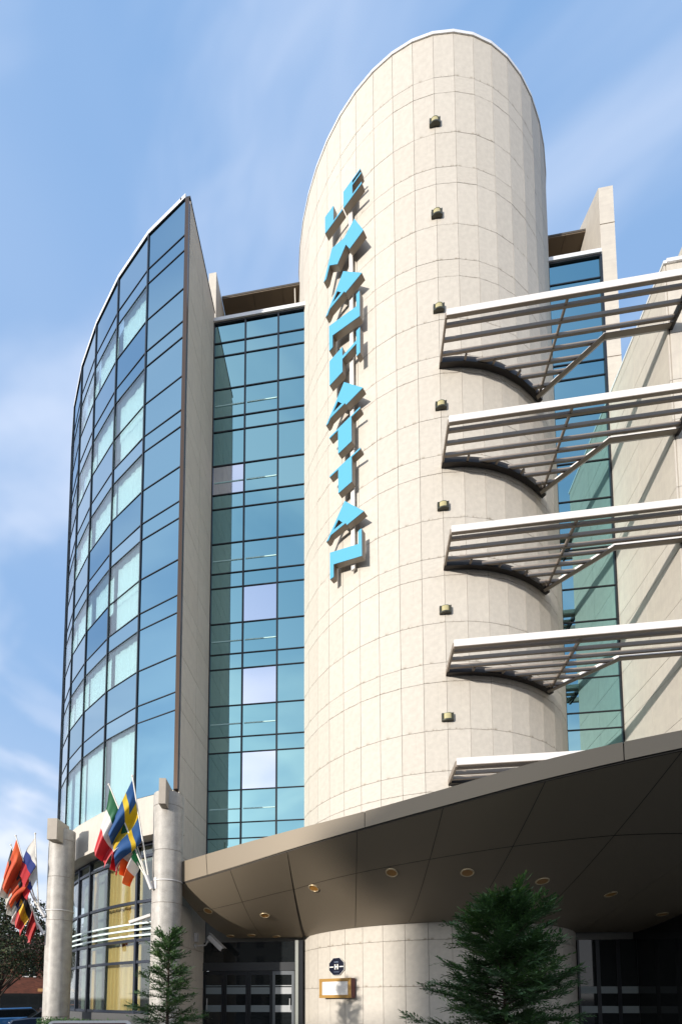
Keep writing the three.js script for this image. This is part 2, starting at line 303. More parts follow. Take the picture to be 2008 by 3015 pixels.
// ---------------------------------------------------------------- glass links left and right of the tower
function link(name, label, u0, u1, mull, d, opts = {}) {
  const t = thing(name, label, 'building');
  const rows = rowLines(25.47), xs = [u0, ...mull, u1];
  part(t, 'back_wall', box(u1 - u0, 25.3 - 4, 0.1), roomDark, [(u0 + u1) / 2, 4 + 21.3 / 2, -(d + 0.3)]);
  for (let c = 0; c + 1 < xs.length; c++) {
    const w = xs[c + 1] - xs[c], x = (xs[c] + xs[c + 1]) / 2;
    for (let k = 0; k + 1 < rows.length; k++) {
      const h = rows[k] - rows[k + 1], floor = Math.round((24.2 - rows[k]) / 2.9), big = h > 1.2 && k > 1;
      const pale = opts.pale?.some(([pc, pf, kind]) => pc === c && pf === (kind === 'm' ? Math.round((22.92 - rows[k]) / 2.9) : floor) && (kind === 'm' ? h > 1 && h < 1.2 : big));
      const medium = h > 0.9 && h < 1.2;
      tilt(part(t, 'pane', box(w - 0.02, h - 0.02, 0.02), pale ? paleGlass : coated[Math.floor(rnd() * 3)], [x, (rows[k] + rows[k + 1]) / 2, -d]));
      if (medium && c < xs.length - 2 && opts.rail) part(t, 'guard_rail', box(w - 0.12, 0.035, 0.012), std(lin(0.42, 0.62, 0.60), 0.5), [x + 0.02, rows[k + 1] + h * 0.42, -d + 0.017]);
      if (k > 0) part(t, 'transom', box(w, 0.035, 0.035), frame, [x, rows[k], -d + 0.012]);
    }
  }
  xs.forEach((x, i) => part(t, 'mullion', box(i === 0 || i === xs.length - 1 ? 0.07 : 0.055, 21.3, 0.07), frame, [x, 14.85, -d + 0.01]));
  part(t, 'coping', box(u1 - u0, 0.13, 0.3), coping, [(u0 + u1) / 2, 25.58, -d - 0.06]);
  part(t, 'top_frame', box(u1 - u0, 0.06, 0.08), frame, [(u0 + u1) / 2, 25.48, -d + 0.012]);
  part(t, 'roof', box(u1 - u0, 0.06, 1.6), std(lin(0.2, 0.2, 0.2), 0.9), [(u0 + u1) / 2, 25.48, -d - 0.95]);
  return t;
}
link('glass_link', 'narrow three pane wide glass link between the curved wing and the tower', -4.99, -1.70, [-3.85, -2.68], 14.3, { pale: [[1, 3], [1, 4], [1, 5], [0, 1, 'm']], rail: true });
link('glass_link', 'single pane wide glass strip right of the tower, behind the sunshades', 6.22, 7.83, [], 14.3);

{
  const t = thing('spandrel_wall', 'dark wall above the entrance doors, hidden by the canopy', 'wall');
  part(t, 'wall', box(3.3, 1.5, 0.1), roomDark, [-3.35, 4.02, -14.4]);
  const q = thing('spandrel_wall', 'dark wall above the doors right of the tower, hidden by the canopy', 'wall');
  part(q, 'wall', box(1.8, 1.5, 0.1), roomDark, [7.0, 4.02, -14.4]);
}
// roof slab and stone fins behind the links
{
  const t = thing('roof_slab', 'flat roof slab with brown underside behind the tower', 'roof');
  part(t, 'slab', box(12.9, 0.07, 7), std(lin(0.06, 0.05, 0.04), 0.8), [1.44, 27.995, -18.62]);
  const xs = [-5.0, -3.8, -2.7, -1.6, 3, 6.1, 7.2, 7.86];
  for (let i = 0; i + 1 < xs.length; i++) part(t, 'soffit_board', box(xs[i + 1] - xs[i] - 0.012, 0.03, 3), brownSoffit, [(xs[i] + xs[i + 1]) / 2, 27.94, -16.63]);
  part(t, 'downpipe', rod(V(-2.24, 27.93, 15.2), V(-2.24, 25.6, 15.75), 0.022), std(lin(0.6, 0.55, 0.48), 0.5));
  const back = thing('rear_wall', 'stone rear wall rising under the roof slab behind the tower', 'wall');
  part(back, 'wall', box(12.9, 28, 0.3), joint, [1.44, 13.9, -18.3]);
  const l = thing('stone_fin', 'stone fin standing above the link beside the curved wing', 'wall');
  part(l, 'fin', box(0.28, 4.2, 2.6, 2), stone, [-5.17, 25.92, -15.83]);
  const r = thing('stone_fin', 'tall stone fin right of the tower, rising above the sunshades', 'wall');
  const prof = poly([[14.28, 0], [14.28, 27.94], [16.6, 29.4], [18, 29.4], [18, 0]], 0.44).rotateY(Math.PI / 2).translate(7.86, 0, 0);
  part(r, 'fin', prof, stone);
  for (const y of [26.6, 24.25, 22.96, 21.87]) part(r, 'joint', box(0.45, 0.012, 0.012), joint, [8.08, y, -14.277]);
}

// ---------------------------------------------------------------- right wing: side wall facing the link, and street front
{
  const t = thing('right_wing', 'plain pale stone wing on the far right, striped by sunshade shadows', 'building');
  part(t, 'core', box(6, 15.9, 3.2), joint, [10.9, 12.33, -13.24]);
  const rows = [20.4, ...towerRows.filter((y) => y < 20.2 && y > 5)].concat([4.3]);
  for (let k = 0; k + 1 < rows.length; k++) {
    const h = rows[k] - rows[k + 1], y = (rows[k] + rows[k + 1]) / 2;
    for (const [a, b] of [[11.6, 12.95], [12.95, 14.29]]) part(t, 'panel', box(0.04, h - 0.012, b - a - 0.008, Math.floor(rnd() * 5)), stones[Math.floor(rnd() * 4)], [7.87 + rr(-0.001, 0.001), y, -(a + b) / 2]);
    for (let c = 0; c < 3; c++) part(t, 'panel', box(1.3, h - 0.012, 0.04, Math.floor(rnd() * 5)), stones[Math.floor(rnd() * 4)], [8.56 + c * 1.31, y, -11.615]);
  }
  part(t, 'coping', box(0.3, 0.08, 2.75), coping, [7.98, 20.44, -12.94]);
  part(t, 'front_coping', box(5, 0.1, 0.3), coping, [10.4, 20.46, -11.7]);
  part(t, 'upper_block', box(3, 1.3, 2.6), stone, [10.2, 21.1, -13.2]);
  part(t, 'ground_glass', box(0.06, 4.6, 2.7), darkGlass, [7.86, 2.0, -12.95]);
  part(t, 'ground_front', box(5, 4.6, 0.06), darkGlass, [10.4, 2.0, -11.63]);
  part(t, 'drain_pipe', rod(V(8.35, 4.4, 11.52), V(8.35, 20.3, 11.52), 0.05), whiteMetal);
}

// ---------------------------------------------------------------- sunshades
{
  const ys = [18.62, 15.71, 12.82, 9.92, 7.02];
  const words = ['topmost slatted metal sunshade reaching from the tower to the right wing', 'second slatted metal sunshade from the top, right of the tower', 'third slatted metal sunshade from the top, right of the tower', 'fourth slatted metal sunshade from the top, right of the tower', 'lowest slatted metal sunshade, mostly hidden behind the dark canopy'];
  const d0 = 10.73, proto = thing('sunshade', words[0], 'sunshade', [TU, ys[0], -d0], 0, 'slatted sunshades on the tower');
  const P = (u, y, d) => new THREE.Vector3(u - TU, y, -(d - d0));
  part(proto, 'front_beam', box(7.3, 0.165, 0.06), whiteMetal, [3.65, 0.0825, 0]);
  part(proto, 'front_lip', box(7.3, 0.02, 0.075), tan, [3.65, -0.006, -0.008]);
  const towerD = (u) => TD - Math.sqrt(Math.max(0, (R + 0.12) ** 2 - (u - TU) ** 2));
  for (const d of [10.91, 11.17, 11.43, 11.67, 11.92, 12.16, 12.41]) {
    let u0 = TU + 0.02; if (d > TD - R - 0.12) u0 = TU + Math.sqrt(Math.max(0, (R + 0.1) ** 2 - (TD - d) ** 2));
    const u1 = d < 11.6 ? 7.95 : 6.34 - (d - 11.58) * (1.22 / 1.04);
    part(proto, 'slat', bar(P(u0, 0.03, d), P(u1, 0.03, d), 0.055, 0.085), tan);
  }
  part(proto, 'end_arm', bar(P(TU, 0.04, d0), P(TU, 0.04, TD - R), 0.05, 0.14), tan);
  part(proto, 'rib', bar(P(5.13, 0.05, d0), P(5.13, 0.05, 12.62), 0.045, 0.10), tan);
  part(proto, 'brace', bar(P(5.10, 0.035, 12.66), P(6.36, 0.035, 11.6), 0.07, 0.13), whiteMetal);
  part(proto, 'back_beam', bar(P(6.32, 0.035, 11.6), P(7.95, 0.035, 11.6), 0.07, 0.13), whiteMetal);
  part(proto, 'brace_flange', bar(P(5.06, -0.05, 12.6), P(6.33, -0.05, 11.52), 0.11, 0.02), tan);
  part(proto, 'back_flange', bar(P(6.30, -0.05, 11.53), P(7.95, -0.05, 11.53), 0.11, 0.02), tan);
  part(proto, 'wall_arm', bar(P(7.93, 0.02, d0), P(7.93, 0.02, 11.7), 0.07, 0.22), darkSteel);
  const arc = new THREE.Shape(); const a0 = -0.3, a1 = 41.5, pts = [];
  for (let i = 0; i <= 24; i++) { const a = rad(a0 + (a1 - a0) * i / 24); pts.push([(R + 0.13) * Math.sin(a), (R + 0.13) * Math.cos(a)]); }
  for (let i = 24; i >= 0; i--) { const a = rad(a0 + (a1 - a0) * i / 24); pts.push([(R + 0.01) * Math.sin(a), (R + 0.01) * Math.cos(a)]); }
  part(proto, 'curved_beam', poly(pts.map(([x, z]) => [x, -z]), 0.15).rotateX(-Math.PI / 2).translate(0, -0.04, 0), darkSteel, [0, 0, -(TD - d0)]);
  for (const a of [8, 18, 28, 37]) part(proto, 'bracket', box(0.05, 0.05, 0.2), tan, [(R + 0.14) * Math.sin(rad(a)), 0.0, -(TD - d0) + (R + 0.14) * Math.cos(rad(a))], rad(a));
  for (let k = 1; k < 5; k++) { const c = proto.clone(); c.name = numbered('sunshade'); c.position.y = ys[k]; c.userData = { ...proto.userData, label: words[k] }; scene.add(c); }
}

// ---------------------------------------------------------------- vertical sign
{
  const a = rad(-33.75), off = R + 0.30, depth = 0.17;
  const t = thing('hotel_sign', 'vertical sign of fat turquoise letters reading LE MANHATTAN, on the tower', 'sign', [TU + off * Math.sin(a), 0, -(TD - off * Math.cos(a))], a);
  const blue = std(lin(0.075, 0.335, 0.50), 0.45), side = std(lin(0.30, 0.25, 0.20), 0.6, 0.1);
  const A = [[-0.64, 0], [0.02, 0.79], [0.66, 0.01], [0.09, 0.01], [0.05, 0.10], [-0.48, 0.10], [-0.56, 0]], Ah = [[-0.20, 0.38], [-0.06, 0.19], [-0.38, 0.19]];
  const N = [[0.47, 0.80], [0.58, 0.80], [0.58, 0], [-0.38, 0.38], [-0.38, 0], [-0.51, 0], [-0.51, 0.82], [0.47, 0.42]];
  const H = [[-0.5, 0], [-0.5, 0.79], [-0.03, 0.79], [-0.03, 0.50], [0.46, 0.50], [0.46, 0.79], [0.58, 0.79], [0.58, 0], [0.46, 0], [0.46, 0.40], [-0.03, 0.40], [-0.03, 0]];
  const T = [[-0.51, 0.79], [0.56, 0.79], [0.56, 0.74], [0.27, 0.74], [0.27, 0], [-0.2, 0], [-0.2, 0.74], [-0.51, 0.74]];
  const M = [[-0.71, 0], [-0.39, 0.78], [0.05, 0.60], [0.42, 0.78], [0.73, 0.04], [0.25, 0.01], [0.12, 0.30], [-0.19, 0.02], [-0.48, 0.31], [-0.61, 0]];
  const Eo = [[0.04, 0], [0.04, 0.55], [0.64, 0.55], [0.64, 0.51], [0.36, 0.51], [0.36, 0.41], [0.66, 0.41], [0.66, 0.36], [0.36, 0.36], [0.36, 0.06], [0.68, 0.06], [0.68, 0]];
  const Lo = [[-0.65, 0], [-0.65, 0.57], [-0.33, 0.57], [-0.33, 0.05], [0.0, 0.05], [0.0, 0]];
  const put = (name, shape, hole, y) => {
    const s = new THREE.Shape(shape.map((p) => new THREE.Vector2(...p))); if (hole) s.holes.push(new THREE.Path(hole.map((p) => new THREE.Vector2(...p))));
    const g = new THREE.ExtrudeGeometry(s, { depth, bevelEnabled: false });
    const m = shade(new THREE.Mesh(g, [side, side])); m.material = side; m.name = 'letter'; m.position.set(0, y, -depth); t.add(m); m.userData.label = `turquoise letter ${name}`;
    const f = new THREE.ExtrudeGeometry(s, { depth: 0.012, bevelEnabled: false }); const fm = shade(new THREE.Mesh(f, blue)); fm.name = 'face'; fm.position.z = depth; m.add(fm);
  };
  put('L', Lo, null, 24.96); put('E', Eo, null, 24.97);
  [['M', M, null, 23.37], ['A', A, Ah, 22.12], ['N', N, null, 20.86], ['H', H, null, 19.72], ['A', A, Ah, 18.55], ['T', T, null, 17.28], ['T', T, null, 16.05], ['A', A, Ah, 14.86], ['N', N, null, 13.62]].forEach((q) => put(...q));
  part(t, 'pole', new RoundedBoxGeometry(0.13, 11.3, 0.07, 2, 0.02), whiteMetal, [0.15, 19.3, -0.215]);
  for (let k = 0; k < 10; k++) part(t, 'stay', box(0.05, 0.05, 0.1), tan, [0.15, 13.9 + k * 1.22, -0.27]);
}

// ---------------------------------------------------------------- canopy
{
  const FP = [[-4.92, 11.65], [-3.09, 10.52], [-1.57, 9.65], [-0.06, 8.85], [1.43, 7.98], [2.8, 7.15], [4.33, 6.55], [6.0, 6.12], [8.0, 5.85], [10, 5.75], [12.5, 5.8]];
  const YB = [4.62, 4.68, 4.78, 4.87, 4.9, 4.9, 4.95, 5, 5, 5, 5];
  const tw = (deg) => [TU + (R - 0.01) * Math.sin(rad(deg)), TD - (R - 0.01) * Math.cos(rad(deg))];
  const WP = [[-3.9, 14.12], [-3.0, 14.12], [-1.78, 14.12], tw(-33), tw(-14), tw(4), tw(26), [6.05, 14.0], [7.8, 14.12], [10, 14.12], [12.5, 14.12]];
  const cr = (P, s) => { const i = Math.min(P.length - 2, Math.floor(s)), f = s - i, g = (k) => P[Math.max(0, Math.min(P.length - 1, k))]; const h = (a, b, c, d) => 0.5 * (2 * b + (c - a) * f + (2 * a - 5 * b + 4 * c - d) * f * f + (3 * b - a - 3 * c + d) * f * f * f); const A = g(i - 1), B = g(i), C = g(i + 1), D = g(i + 2); return Array.isArray(B) ? [h(A[0], B[0], C[0], D[0]), h(A[1], B[1], C[1], D[1])] : h(A, B, C, D); };
  const wall = (s) => { if (s > 2 && s < 7) { const k = [-64, -33, -14, 4, 26, 61], i = Math.min(4, Math.floor(s - 2)), f = s - 2 - i; return tw(k[i] + (k[i + 1] - k[i]) * f); } const i = Math.min(WP.length - 2, Math.floor(s)), f = s - i; return [WP[i][0] + (WP[i + 1][0] - WP[i][0]) * f, WP[i][1] + (WP[i + 1][1] - WP[i][1]) * f]; };
  const prof = (s, t) => { const p = THREE.MathUtils.lerp(2.1, 1.45, smooth(0, 2.2, s)); return Math.pow(1 - t, p); };
  const S = (s, t) => { const f = cr(FP, s), w = wall(s), yb = cr(YB, s), yw = 3.5; return V(f[0] + (w[0] - f[0]) * t, yw + (yb - yw) * prof(s, t), f[1] + (w[1] - f[1]) * t); };
  const t = thing('entrance_canopy', 'big curved bronze metal canopy over the hotel entrance', 'canopy');
  const gs = 0.004, gt = 0.0018;
  for (let i = 0; i < 10; i++) for (const [t0, t1] of [[0.004, 0.3], [0.3, 1]])
    part(t, 'soffit_panel', grid(12, 14, (a, b) => S(i + gs + (1 - 2 * gs) * a, t0 + gt + (t1 - t0 - 2 * gt) * b), true), bronze);
  part(t, 'lining', grid(80, 24, (a, b) => S(a * 10, b).add(new THREE.Vector3(0, 0.035, 0)), true), darkGap);
  const fb = [0, 0.62, 3.1, 5.6, 8, 10];
  for (let i = 0; i + 1 < fb.length; i++) part(t, 'fascia_panel', grid(24, 2, (a, b) => { const s = fb[i] + 0.004 + (fb[i + 1] - fb[i] - 0.008) * a, p = cr(FP, s), y0 = cr(YB, s) + 0.025, lean = (1 - b) * 0.05 * (1 - smooth(0, 3, s)); return V(p[0] + lean, y0 + (5.22 - y0) * b, p[1] - lean * 0.3); }), bronze);
  part(t, 'fascia_lining', grid(80, 2, (a, b) => { const s = a * 10, p = cr(FP, s), y0 = cr(YB, s) - 0.0; return V(p[0] + 0.015, y0 + (5.19 - y0) * b, p[1] + 0.03); }), darkGap);
  part(t, 'roof_deck', grid(80, 6, (a, b) => { const s = a * 10, p = cr(FP, s), w = wall(s); return V(p[0] + (w[0] - p[0]) * b, 5.2, p[1] + (w[1] - p[1]) * b); }), std(lin(0.12, 0.11, 0.1), 0.8));
  // closed left end, set back under the deck
  part(t, 'end_panel', grid(10, 3, (a, b) => { const p = S(0.02, a); const y1 = 5.18; return new THREE.Vector3(p.x - 0.01, p.y + 0.02 + (y1 - p.y - 0.02) * b, p.z); }), darkGap);
  // recessed downlights
  const ringM = std(lin(0.62, 0.50, 0.32), 0.35, 0.6), lensM = std(lin(0.40, 0.19, 0.04), 0.3);
  const lights = [[0.32, 0.31], [1.32, 0.51], [2.36, 0.34], [3.52, 0.35], [4.58, 0.44], [5.6, 0.55], [6.58, 0.63], [7.74, 0.77], [0.08, 0.84], [0.72, 0.85], [1.34, 0.94]];
  for (const [s, q] of lights) {
    const p = S(s, q), e = 0.02, du = S(s + e, q).sub(S(s - e, q)), dv = S(s, q + e).sub(S(s, q - e)), n = du.cross(dv).normalize(); if (n.y > 0) n.negate();
    const o = part(t, 'downlight', new THREE.TorusGeometry(0.118, 0.016, 8, 28), ringM); o.position.copy(p.addScaledVector(n, 0.004)); o.quaternion.setFromUnitVectors(new THREE.Vector3(0, 0, 1), n);
    const l = shade(new THREE.Mesh(new THREE.CylinderGeometry(0.112, 0.112, 0.02, 28).rotateX(Math.PI / 2), lensM)); l.name = 'lens'; l.position.z = -0.004; o.add(l);
  }
}

// ---------------------------------------------------------------- entrance doors under the canopy
{
  const t = thing('entrance_doors', 'dark glazed entrance doors with frosted bands under the canopy', 'door', [0, 0, -14.18]);
  const band = std(lin(0.16, 0.19, 0.20), 0.5), sil = std(lin(0.45, 0.46, 0.46), 0.35, 0.4);
  part(t, 'room', box(3.4, 3.6, 0.1), roomDark, [-3.4, 1.6, -0.9]);
  const xs = [-4.98, -4.30, -3.52, -2.75, -2.06];
  for (let i = 0; i < 4; i++) {
    const w = xs[i + 1] - xs[i], x = (xs[i] + xs[i + 1]) / 2;
    const o = part(t, 'door', box(w - 0.1, 2.75, 0.03), darkGlass, [x, 1.08, 0]);
    for (const y of [1.845, 1.285]) { const b = part(o, 'frosted_band', box(w - 0.12, 0.21, 0.008), i === 3 ? sil : band, [0, y - 1.08, 0.021]); }
    const b2 = part(o, 'frosted_line', box(w - 0.12, 0.03, 0.008), i === 3 ? sil : band, [0, 0.92, 0.021]);
    const fr = i === 3 ? std(lin(0.13, 0.14, 0.15), 0.4, 0.5) : frame;
    for (const s of [-1, 1]) part(o, 'stile', box(0.08, 2.75, 0.06), fr, [s * (w / 2 - 0.045), 0, 0.01]);
    part(o, 'head_rail', box(w - 0.17, 0.12, 0.06), fr, [0, 1.32, 0.01]);
  }
  part(t, 'header', box(2.95, 0.26, 0.12), std(lin(0.02, 0.022, 0.025), 0.4), [-3.52, 2.60, 0.01]);
  part(t, 'transom_glass', box(2.95, 0.65, 0.03), darkGlass, [-3.52, 3.06, 0]);
  part(t, 'side_post', box(0.1, 3.7, 0.12), std(lin(0.35, 0.36, 0.33), 0.35, 0.5), [-1.98, 1.56, 0.02]);
  part(t, 'frame_post', box(0.12, 3.7, 0.12), frame, [-1.85, 1.56, 0.0]);
  for (const x of [-4.85, -2.2]) part(t, 'handle', rod(new THREE.Vector3(x, 1.25, 0.05), new THREE.Vector3(x, 1.6, 0.05), 0.015), sil);
  const r = thing('entrance_doors', 'dark glazed doors in deep shade right of the tower', 'door', [0, 0, -14.18]);
  part(r, 'room', box(2.0, 3.9, 0.1), roomDark, [7.0, 1.6, -0.9]);
  for (const x of [6.5, 7.05, 7.6]) {
    const o = part(r, 'door', box(0.5, 3.6, 0.03), darkGlass, [x, 1.5, 0]);
    for (const y of [1.845, 1.285]) part(o, 'frosted_band', box(0.44, 0.2, 0.008), band, [0, y - 1.5, 0.021]);
    for (const s of [-1, 1]) part(o, 'stile', box(0.05, 3.6, 0.06), frame, [s * 0.25, 0, 0.01]);
  }
}

// ---------------------------------------------------------------- columns
function column(u, d, label, blockTurn, blockW, shift) {
  const t = thing('stone_column', label, 'column', [u, GY + 0.14, -d], 0, 'round columns below the glass wing');
  const r = 0.385; let y = 0; const hs = [1.35, 3.02, 1.38, 1.2, 0.36];
  hs.forEach((h) => { const g = new THREE.CylinderGeometry(r, r, h - 0.012, 48); const uv = g.attributes.uv; for (let i = 0; i < uv.count; i++) uv.setXY(i, uv.getX(i) * 2.42 + y * 0.3, uv.getY(i) * h + y); part(t, 'drum', g, granite, [0, y + h / 2, 0]); y += h; });
  part(t, 'core', new THREE.CylinderGeometry(r - 0.012, r - 0.012, y, 32), joint, [0, y / 2, 0]);
  const b = part(t, 'capital_block', box(blockW, 0.66, 0.72), std(lin(0.42, 0.37, 0.31), 0.7, 0, { map: stoneTex }), [0, 0, 0], blockTurn);
  b.position.set(shift + 0.34 * Math.sin(blockTurn), 6.83 - GY - 0.14, 0.34 * Math.cos(blockTurn));
  return t;
}
column(-5.06, 11.46, 'round granite column beside the canopy, carrying the flags of Italy and Sweden', rad(10), 0.17, 0);
column(-9.56, 13.55, 'round granite column at the left, carrying many drooping flags', rad(6), 0.3, 0.06);

// ---------------------------------------------------------------- flags
function flagTexture(draw) { const c = document.createElement('canvas'); c.width = 192; c.height = 128; const x = c.getContext('2d'); draw(x, 192, 128); const t = new THREE.CanvasTexture(c); t.colorSpace = THREE.SRGBColorSpace; return t; }
const vbands = (...cs) => (x, w, h) => cs.forEach((c, i) => { x.fillStyle = c; x.fillRect(i * w / cs.length, 0, w / cs.length + 1, h); });
const hbands = (...cs) => (x, w, h) => cs.forEach((c, i) => { x.fillStyle = c; x.fillRect(0, i * h / cs.length, w, h / cs.length + 1); });
const cross = (bg, fg, thick = 0.2) => (x, w, h) => { x.fillStyle = bg; x.fillRect(0, 0, w, h); x.fillStyle = fg; x.fillRect(w * 0.3, 0, h * thick, h); x.fillRect(0, h * (0.5 - thick / 2), w, h * thick); };
function flag(label, base, tip, hoist, fly, draw, drift, ph) {
  const t = thing('flagpole', label, 'flag', base.toArray(), 0, 'flags on the column brackets');
  const T = tip.clone().sub(base), O = new THREE.Vector3(), dir = T.clone().normalize();
  part(t, 'pole', rod(O, T, 0.022, 0.016), std(lin(0.72, 0.68, 0.60), 0.4));
  part(t, 'finial', new THREE.SphereGeometry(0.03, 12, 8), std(lin(0.75, 0.7, 0.62), 0.4), T.toArray());
  const out = new THREE.Vector3(dir.x, 0, dir.z).normalize(), side = new THREE.Vector3(-out.z, 0, out.x);
  const top = T.clone().addScaledVector(dir, -0.08);
  const fd = new THREE.Vector3(drift[0], -1, drift[1]).normalize();
  const g = grid(46, 40, (b, a) => {
    a = 1 - a;                                                    // a: along the hoist from the tip, b: along the fly, hanging down
    const p = top.clone().addScaledVector(dir, -a * hoist);
    p.addScaledVector(dir, a * hoist * 0.42 * smooth(0.1, 1.1, b));   // folds draw the cloth together as it hangs
    p.addScaledVector(fd, b * fly * (0.98 - 0.14 * a * drift[2])); p.y -= 0.16 * b * b * fly;
    const fold = Math.sin(a * 9 + ph + b * 1.9) * 0.06 + Math.sin(a * 19 + ph * 2 + b * 3.3) * 0.024;
    p.addScaledVector(side, fold * smooth(0, 0.3, b) * 2.1); p.addScaledVector(fd, 0.05 * Math.sin(a * 8 + b * 5 + ph) * b);
    return p;
  });
  part(t, 'cloth', g, new THREE.MeshPhysicalMaterial({ map: flagTexture(draw), roughness: 0.85, side: THREE.DoubleSide, transmission: 0.25, thickness: 0 }));
  return t;
}
{
  const br = V(-5.33, 4.62, 11.08);
  const b1 = thing('flag_bracket', 'white metal flag bracket on the column beside the canopy', 'bracket', br.toArray());
  part(b1, 'socket', rod(new THREE.Vector3(0.02, -0.22, 0), new THREE.Vector3(-0.1, 0.12, 0.06), 0.05), whiteMetal);
  part(b1, 'plate', box(0.16, 0.3, 0.05), whiteMetal, [0.08, -0.06, -0.06], rad(-25));
  part(b1, 'clamp_ring', new THREE.TorusGeometry(0.395, 0.018, 8, 40).rotateX(Math.PI / 2), whiteMetal, [0.27, 0.02, -0.38]);
  flag('green white and red flag hanging from the column beside the canopy', V(-5.42, 4.7, 11.02), V(-6.36, 7.06, 10.75), 1.2, 1.5, vbands('#0a5730', '#d6d0c8', '#b81c22'), [-0.22, 0.1, 1], 0.4);
  flag('blue flag with yellow cross hanging from the column beside the canopy', V(-5.38, 4.7, 11.04), V(-5.76, 7.28, 10.8), 1.55, 1.35, cross('#0d4a82', '#cda800', 0.24), [-0.45, 0.1, 0.5], 2.2);
  flag('white and orange flag tail hanging low between the window and canopy column', V(-5.43, 4.66, 11.1), V(-5.98, 6.2, 11.1), 0.9, 1.2, vbands('#1f8a4c', '#ece6dc', '#e8641b'), [-0.12, 0.1, 1], 4.0);
  flag('red flag with white cross hanging behind the green white and red one', V(-5.44, 4.66, 11.12), V(-6.38, 6.15, 11.05), 0.7, 0.95, cross('#cf1f2b', '#efe9e2', 0.16), [-0.1, 0, 1], 1.0);
  const bl = V(-9.86, 4.35, 13.2);
  const b2 = thing('flag_bracket', 'white metal flag bracket on the left column', 'bracket', bl.toArray());
  part(b2, 'socket', rod(new THREE.Vector3(0.05, -0.2, 0), new THREE.Vector3(-0.14, 0.14, 0.06), 0.05), whiteMetal);
  part(b2, 'lower_socket', rod(new THREE.Vector3(0.05, -0.75, 0), new THREE.Vector3(-0.25, -0.3, 0.06), 0.05), whiteMetal);
  part(b2, 'clamp_ring', new THREE.TorusGeometry(0.395, 0.018, 8, 40).rotateX(Math.PI / 2), whiteMetal, [0.3, 0.02, -0.35]);
  flag('white blue and red flag nearest the left column', V(-9.98, 4.45, 13.12), V(-10.02, 6.72, 12.9), 1.3, 1.2, vbands('#d8d2c8', '#1c2f74', '#b81c26'), [-0.3, 0.1, 0.5], 0.2);
  flag('bright orange flag on the tallest pole left of the left column', V(-10.0, 4.42, 13.12), V(-10.55, 6.62, 12.75), 1.35, 1.35, vbands('#d2541c', '#c64616', '#cf5018'), [-0.22, 0.1, 0.6], 1.7);
  flag('dark and orange flag farthest left on the left column', V(-10.02, 4.4, 13.14), V(-10.75, 6.36, 12.8), 1.15, 1.35, vbands('#39352f', '#c64c1c', '#b8b2a6'), [-0.15, 0.1, 0.6], 3.1);
  flag('black yellow and red flag low on the left column', V(-10.05, 3.95, 13.14), V(-10.38, 5.15, 12.9), 0.8, 1.05, vbands('#1b1a1a', '#dcae0f', '#b8211c'), [-0.15, 0.1, 0.6], 0.9);
  flag('navy and white flag between the orange and yellow ones on the left column', V(-10.06, 4.1, 13.16), V(-10.62, 5.55, 12.95), 0.85, 1.1, vbands('#1b2b57', '#1b2b57', '#d0ccc4'), [-0.2, 0.1, 0.6], 2.6);
  flag('small red flag lowest on the left column', V(-10.0, 3.75, 13.16), V(-10.12, 4.5, 12.98), 0.6, 0.8, vbands('#a81f1c', '#b0221c', '#a81f1c'), [-0.1, 0.1, 0.6], 5.1);
}

